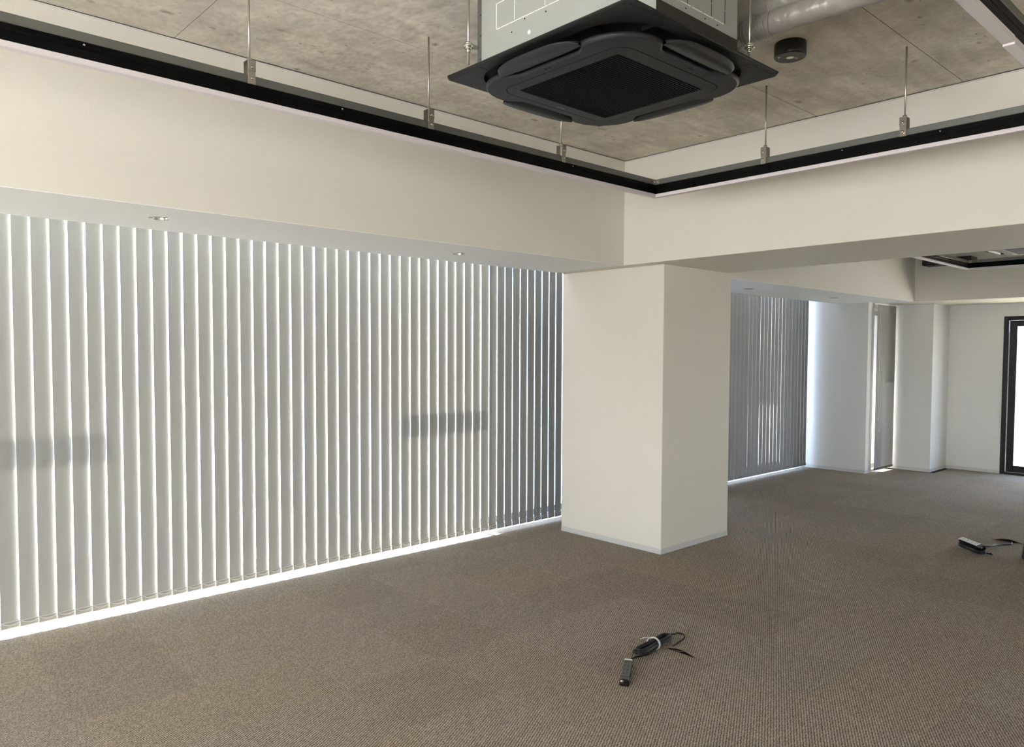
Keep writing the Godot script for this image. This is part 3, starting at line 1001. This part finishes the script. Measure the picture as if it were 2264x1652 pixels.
		var o := put(fl, "air_flap", M["cassette flap"], c)
		o.basis = rot
	# nameplate and the little moulded marks on the frame
	boxed("nameplate", Vector3(-0.012, -0.0482, -0.292), Vector3(0.034, -0.0466, -0.284), M["plastic grey"], c)
	var mk := begin()
	for q in [Vector3(-0.345, -0.0452, -0.03), Vector3(-0.345, -0.0452, -0.012)]:
		box(mk, q, q + Vector3(0.003, 0.0012, 0.010))
		box(mk, q, q + Vector3(0.008, 0.0012, 0.003))
	for k in 3: box(mk, Vector3(0.03 + k * 0.012, -0.0452, 0.340), Vector3(0.038 + k * 0.012, -0.044, 0.344))
	put(mk, "moulded_mark", M["hole"], c)
	# hanging rods at the corners
	for q in [[Vector3(-0.463, 0, -0.335), Vector3(1, 0, 0)], [Vector3(0.345, 0, 0.408), Vector3(0, 0, -1)], [Vector3(-0.412, 0, 0.40), Vector3(1, 0, 0)], [Vector3(0.40, 0, -0.40), Vector3(-1, 0, 0)]]:
		var at: Vector3 = q[0]
		var r := begin(true)
		tube(r, [at + Vector3(0, 0.026, 0), at + Vector3(0, CEIL - 2.702, 0)], 0.0052, 8)
		var rod := put(r, "hanging_rod", M["zinc"], c)
		var y := 0.098
		for w in [[-0.012, -0.006, 0.015], [-0.006, 0.002, 0.021], [0.004, 0.012, 0.017], [-0.026, -0.014, 0.009]]:
			var b := begin(true)
			tube(b, [at + Vector3(0, y + w[0], 0), at + Vector3(0, y + w[1], 0)], w[2], 12 if w[2] > 0.018 else 6)
			put(b, "nut", M["bolt"], rod)
		var lug := begin()
		var d: Vector3 = q[1]
		var side := d.cross(Vector3.UP)
		var a0 := at + Vector3(0, y + 0.002, 0) - side * 0.018 - d * 0.012
		var a1 := at + Vector3(0, y + 0.005, 0) + side * 0.018 + d * 0.055
		box(lug, Vector3(minf(a0.x, a1.x), a0.y, minf(a0.z, a1.z)), Vector3(maxf(a0.x, a1.x), a1.y, maxf(a0.z, a1.z)), 0.0008)
		put(lug, "hanging_lug", M["zinc"], c)
	dup(c, "air_conditioner", Vector3(9.05, 2.70, -2.04), "black ceiling cassette air conditioner of the far bay, only a sliver seen under the beam")

func pipes() -> void:
	var p := thing("insulated_pipe", Vector3(2.86, 2.93, -1.72), "grey tape-wrapped refrigerant pipe leaving the air conditioner past the round black lamp", "pipe")
	var s := begin(true)
	var pts := []
	for k in 46:
		var t := k / 45.0
		pts.append(Vector3(-0.01 + 0.012 * sin(t * 9.0), -0.008 + 0.006 * sin(t * 13.0), 0.02 + t * 1.9))
	# a slightly uneven wrapped tube
	var sides := 20
	var rings := []
	for k in pts.size():
		var ring := []
		var r := 0.046 + 0.0022 * sin(k * 2.1) + 0.0014 * sin(k * 5.3)
		for a in sides:
			var g := TAU * a / sides
			ring.append(pts[k] + Vector3(cos(g), sin(g), 0) * (r + 0.0012 * sin(g * 3.0 + k * 0.7)))
		rings.append(ring)
	for k in pts.size() - 1:
		for a in sides:
			var b := (a + 1) % sides
			quad(s, rings[k][a], rings[k][b], rings[k + 1][b], rings[k + 1][a], (rings[k][a] + rings[k + 1][b]) / 2.0 - (pts[k] + pts[k + 1]) / 2.0)
	for a in range(1, sides - 1): tri(s, rings[0][0], rings[0][a], rings[0][a + 1], Vector3(0, 0, -1))
	put(s, "wrapped_pipe", M["pipe wrap"], p)
	s = begin(true)
	for k in 6:
		var ring := []
		for a in 20:
			var g := TAU * a / 20
			ring.append(Vector3(cos(g) * 0.0475 - 0.01, sin(g) * 0.0475 - 0.008, 0.035 + k * 0.021 + 0.010 * sin(g + k)))
		tube(s, ring, 0.0020, 6, true)
	put(s, "tape_wrap", M["pipe wrap"], p)
	s = begin(true)
	tube(s, [Vector3(-0.01, 0.0, 0.03), Vector3(-0.02, -0.05, 0.005), Vector3(-0.045, -0.11, 0.0), Vector3(-0.075, -0.15, 0.0)], 0.018, 10)
	tube(s, [Vector3(0.02, 0.0, 0.03), Vector3(0.02, -0.07, 0.01), Vector3(-0.015, -0.14, 0.01), Vector3(-0.06, -0.17, 0.01)], 0.016, 10)
	put(s, "pipe_end", M["pipe wrap"], p)
	var dct := thing("wrapped_duct", Vector3(2.95, 3.035, -1.85), "wide grey wrapped duct against the concrete above the refrigerant pipe", "duct")
	s = begin(true)
	var q := []
	for k in 24: q.append(Vector3(0.004 * sin(k * 1.7), 0.003 * sin(k * 2.9), k * 0.08))
	tube(s, q, 0.075, 20)
	put(s, "wrapped_tube", M["pipe wrap"], dct)
	s = begin(true)
	for k in [3, 8, 13]:
		var ring := []
		for a in 20:
			var g := TAU * a / 20
			ring.append(q[k] + Vector3(cos(g) * 0.076, sin(g) * 0.076, 0))
		tube(s, ring, 0.003, 5, true)
	put(s, "tape_band", M["pipe wrap"], dct)

# ------------------------------------------------------------------ small fittings
func fittings() -> void:
	var e := thing("emergency_light", Vector3(3.552, CEIL - 0.068, -1.862), "round black emergency lamp on the concrete beside the air conditioner", "lamp")
	var s := begin(true)
	lathe(s, [Vector2(0.0, 0.067), Vector2(0.074, 0.067), Vector2(0.0755, 0.064), Vector2(0.0755, 0.004), Vector2(0.0725, 0.0), Vector2(0.069, 0.0)], 48)
	put(s, "housing", M["lamp black"], e)
	s = begin(true)
	lathe(s, [Vector2(0.0695, 0.001), Vector2(0.0, 0.001)], 48)
	put(s, "face", M["lamp face"], e)
	s = begin(true)
	lathe(s, [Vector2(0.016, 0.001), Vector2(0.016, -0.0015), Vector2(0.0125, -0.0015), Vector2(0.0, -0.0060)], 24)
	put(s, "lens", M["lens"], e)
	s = begin(true)
	lathe(s, [Vector2(0.0165, 0.001), Vector2(0.020, -0.0012), Vector2(0.016, -0.002)], 24)
	put(s, "lens_ring", M["chrome"], e)
	for q in [[Vector3(0.024, 0, 0.014), 0.0035], [Vector3(0.033, 0, 0.018), 0.004], [Vector3(-0.037, 0, -0.040), 0.0055]]:
		s = begin(true)
		lathe(s, [Vector2(q[1], 0.001), Vector2(q[1], -0.001), Vector2(0, -0.0015)], 12, q[0])
		put(s, "indicator", M["lens"], e)
	var names := ["recessed downlight with a chrome rim in the near soffit, nearest the left edge", "recessed downlight with a chrome rim in the near soffit, nearest the pillar", "small recessed downlight in the far soffit just beyond the pillar", "small recessed downlight in the far soffit near the roller blind"]
	for k in 4:
		var y := LOW - (0.0 if k < 2 else 0.016)
		var d := thing("downlight", Vector3(DOWN[k].x, y, DOWN[k].y), names[k], "downlight", "recessed downlights")
		s = begin(true)
		lathe(s, [Vector2(0.052, 0.0), Vector2(0.051, -0.003), Vector2(0.045, -0.0035), Vector2(0.0425, 0.0)], 36)
		put(s, "rim", M["chrome"] if k < 2 else M["alu"], d)
		s = begin(true)
		lathe(s, [Vector2(0.0425, 0.0), Vector2(0.040, 0.02), Vector2(0.030, 0.05)], 36)
		put(s, "reflector", M["chrome"], d)
		s = begin(true)
		lathe(s, [Vector2(0.031, 0.05), Vector2(0.012, 0.046), Vector2(0.0, 0.044)], 24)
		put(s, "lens", M["plastic grey"], d)
	var w := thing("wall_speaker", Vector3(10.30, 2.715, -3.58), "slim black box fixed to the far beam behind the far light frame", "speaker")
	boxed("housing", Vector3(0, 0, 0), Vector3(0.24, 0.08, 0.55), M["lamp black"], w, 0.006)
	boxed("front_strip", Vector3(0.02, -0.003, 0.02), Vector3(0.20, 0.0, 0.53), M["plastic dark"], w)
	var t := thing("bin", Vector3(7.0, 0, -1.443), "dark slate-blue tapered bin cut off by the right edge", "bin")
	s = begin(true)
	lathe(s, [Vector2(0.0, 0.0), Vector2(0.185, 0.0), Vector2(0.19, 0.006), Vector2(0.155, 0.30), Vector2(0.150, 0.305), Vector2(0.146, 0.30), Vector2(0.175, 0.012), Vector2(0.0, 0.01)], 40)
	put(s, "shell", M["navy plastic"], t)
	s = begin(true)
	var rim := []
	for k in 40: rim.append(Vector3(cos(TAU * k / 40) * 0.152, 0.302, sin(TAU * k / 40) * 0.152))
	tube(s, rim, 0.006, 8, true)
	put(s, "rim", M["navy plastic"], t)

func strip_body(p: Node3D, xf: Transform3D, top: Material) -> void:
	var mk := func(called: String, lo: Vector3, hi: Vector3, m: Material, bev: float, parent: Node) -> MeshInstance3D:
		var s := begin()
		box(s, lo, hi, bev)
		var o := put(s, called, m, parent)
		if parent == p: o.transform = xf
		return o
	# along +x, top at 0.036
	mk.call("body", Vector3(0, 0, -0.021), Vector3(0.255, 0.034, 0.021), M["plastic dark"], 0.004, p)
	var face: MeshInstance3D = mk.call("face", Vector3(0.045, 0.0335, -0.019), Vector3(0.237, 0.0355, 0.019), top, 0.001, p)
	for k in 4:
		var x := 0.066 + k * 0.046
		var s := begin()
		box(s, Vector3(x - 0.004, 0.0352, 0.000), Vector3(x - 0.0015, 0.0361, 0.0105), 0.0)
		box(s, Vector3(x + 0.008, 0.0352, 0.000), Vector3(x + 0.0105, 0.0361, 0.0105), 0.0)
		box(s, Vector3(x + 0.0, 0.0352, -0.0125), Vector3(x + 0.0065, 0.0361, -0.006), 0.0)
		put(s, "socket", M["hole"], face)
		var r := begin()
		box(r, Vector3(x + 0.021, 0.0352, -0.016), Vector3(x + 0.0222, 0.0362, 0.016), 0.0)
		put(r, "rib", M["plastic dark"], face)
	mk.call("end_cap", Vector3(0.237, 0.0, -0.0208), Vector3(0.2555, 0.0362, 0.0208), M["plastic white"], 0.003, p)
	mk.call("end_block", Vector3(-0.004, 0.0, -0.0225), Vector3(0.044, 0.036, 0.0225), M["lamp black"], 0.007, p)
	var b := begin(true)
	tube(b, [Vector3(0.0, 0.026, -0.011), Vector3(-0.0055, 0.026, -0.011)], 0.008, 12)
	var o2 := put(b, "magnet", M["bolt"], p)
	o2.transform = xf

func coil(c: Vector3, dir: Vector3, half: float, wide: float, loops: int, lead_in: Array, lead_out: Array) -> Array:
	var out := lead_in.duplicate()
	var side := dir.cross(Vector3.UP).normalized()
	for k in loops:
		var a := half * rng.randf_range(0.86, 1.06)
		var b := wide * rng.randf_range(0.55, 1.05)
		var off := side * rng.randf_range(-0.012, 0.012) + dir * rng.randf_range(-0.012, 0.012)
		for i in 20:
			var g := TAU * i / 20.0
			var x := cos(g)
			var w := sin(g) * (0.42 + 0.58 * absf(x) * absf(x))   # waisted where it is tied
			var h := 0.006 + 0.0068 * (k * 0.75 + 0.7 * absf(x) * absf(x) * (loops - k) * 0.15)
			out.append(c + off + dir * a * x + side * b * w + Vector3(0, h + 0.010 * (1.0 if sin(g) > 0 else 0.4), 0))
	out.append_array(lead_out)
	return out

func smooth(p: Array, n: int) -> Array:
	var c := Curve3D.new()
	for i in p.size():
		var a: Vector3 = p[maxi(i - 1, 0)]
		var b: Vector3 = p[mini(i + 1, p.size() - 1)]
		c.add_point(p[i], -(b - a) / 6.0, (b - a) / 6.0)
	var out := []
	for i in n + 1:
		out.append(c.sample_baked(c.get_baked_length() * i / n, true))
	return out

func cords() -> void:
	var p := thing("power_strip", Vector3(2.806, 0.0005, -2.253), "black four-socket power strip with a tied coil of cord on the near carpet", "power strip", "power strips on the carpet")
	var ang := atan2(0.147, 0.216)
	strip_body(p, Transform3D(Basis(Vector3.UP, ang), Vector3.ZERO), M["plastic grey"])
	var o := p.position
	var c := Vector3(3.29, 0.0, -2.445) - o
	var dir := Vector3(0.98, 0, -0.10).normalized()
	var path := coil(c, dir, 0.165, 0.064, 6, [Vector3(3.020, 0.016, -2.402) - o, Vector3(3.06, 0.010, -2.42) - o, Vector3(3.12, 0.008, -2.425) - o, Vector3(3.20, 0.012, -2.40) - o],
		[c + Vector3(0.20, 0.03, 0.0), Vector3(3.53, 0.02, -2.47) - o, Vector3(3.545, 0.02, -2.43) - o, Vector3(3.50, 0.022, -2.39) - o, Vector3(3.42, 0.012, -2.385) - o, Vector3(3.36, 0.006, -2.375) - o, Vector3(3.355, 0.004, -2.34) - o, Vector3(3.375, 0.004, -2.30) - o])
	var s := begin(true)
	tube(s, smooth(path, 420), 0.0048, 8)
	put(s, "cord", M["cable"], p)
	s = begin(true)
	for k in 3:
		var ring := []
		for i in 24:
			var g := TAU * i / 24
			ring.append(c + dir * (0.006 * (k - 1) + 0.008 * sin(g)) + dir.cross(Vector3.UP) * cos(g) * 0.040 + Vector3(0, 0.029 + sin(g) * 0.031, 0))
		tube(s, ring, 0.0014, 6, true)
	tube(s, smooth([c + Vector3(0.0, 0.057, -0.005), c + Vector3(-0.03, 0.062, -0.03), c + Vector3(-0.05, 0.052, -0.05)], 10), 0.0014, 6)
	put(s, "wire_tie", M["plastic white"], p)

	var q := thing("power_strip", Vector3(6.83, 0.0005, -1.85), "glare-painted power strip lying on its cord, by the bin at the right edge", "power strip", "power strips on the carpet")
	var d2 := Vector3(0.655, 0.0, -0.755).normalized()
	strip_body(q, Transform3D(Basis(Vector3.UP, atan2(0.755, 0.655)) * Basis(Vector3.RIGHT, -0.35), Vector3(-0.01, 0.036, 0.0)).scaled_local(Vector3(1.12, 1.0, 1.1)), M["plate glare"])  # face painted near white for the door light it reflects
	o = q.position
	var c2 := Vector3(6.885, 0.0, -1.955) - o
	path = coil(c2, d2, 0.145, 0.075, 5, [Vector3(6.79, 0.03, -1.80) - o, Vector3(6.84, 0.010, -1.80) - o], [Vector3(7.10, 0.012, -1.90) - o, Vector3(7.25, 0.006, -1.86) - o, Vector3(7.36, 0.006, -1.80) - o, Vector3(7.44, 0.006, -1.82) - o, Vector3(7.455, 0.004, -1.86) - o, Vector3(7.48, 0.004, -1.89) - o])
	s = begin(true)
	tube(s, smooth(path, 260), 0.0055, 8)
	put(s, "cord", M["cable"], q)

# ------------------------------------------------------------------
func _ready() -> void:
	rng.seed = 20240611
	setup()
	materials()
	shell()
	carpet()
	outdoors()
	blind("long row of pale vertical blind slats left of the pillar", -0.905, 76, 0.0921, 0.040, true, 7.2)
	blind("shorter row of grey vertical blind slats in the far bay beyond the pillar", 7.54, 29, 0.0921, 0.040, false, 2.4)
	roller()
	light_frame()
	cassette()
	pipes()
	fittings()
	cords()
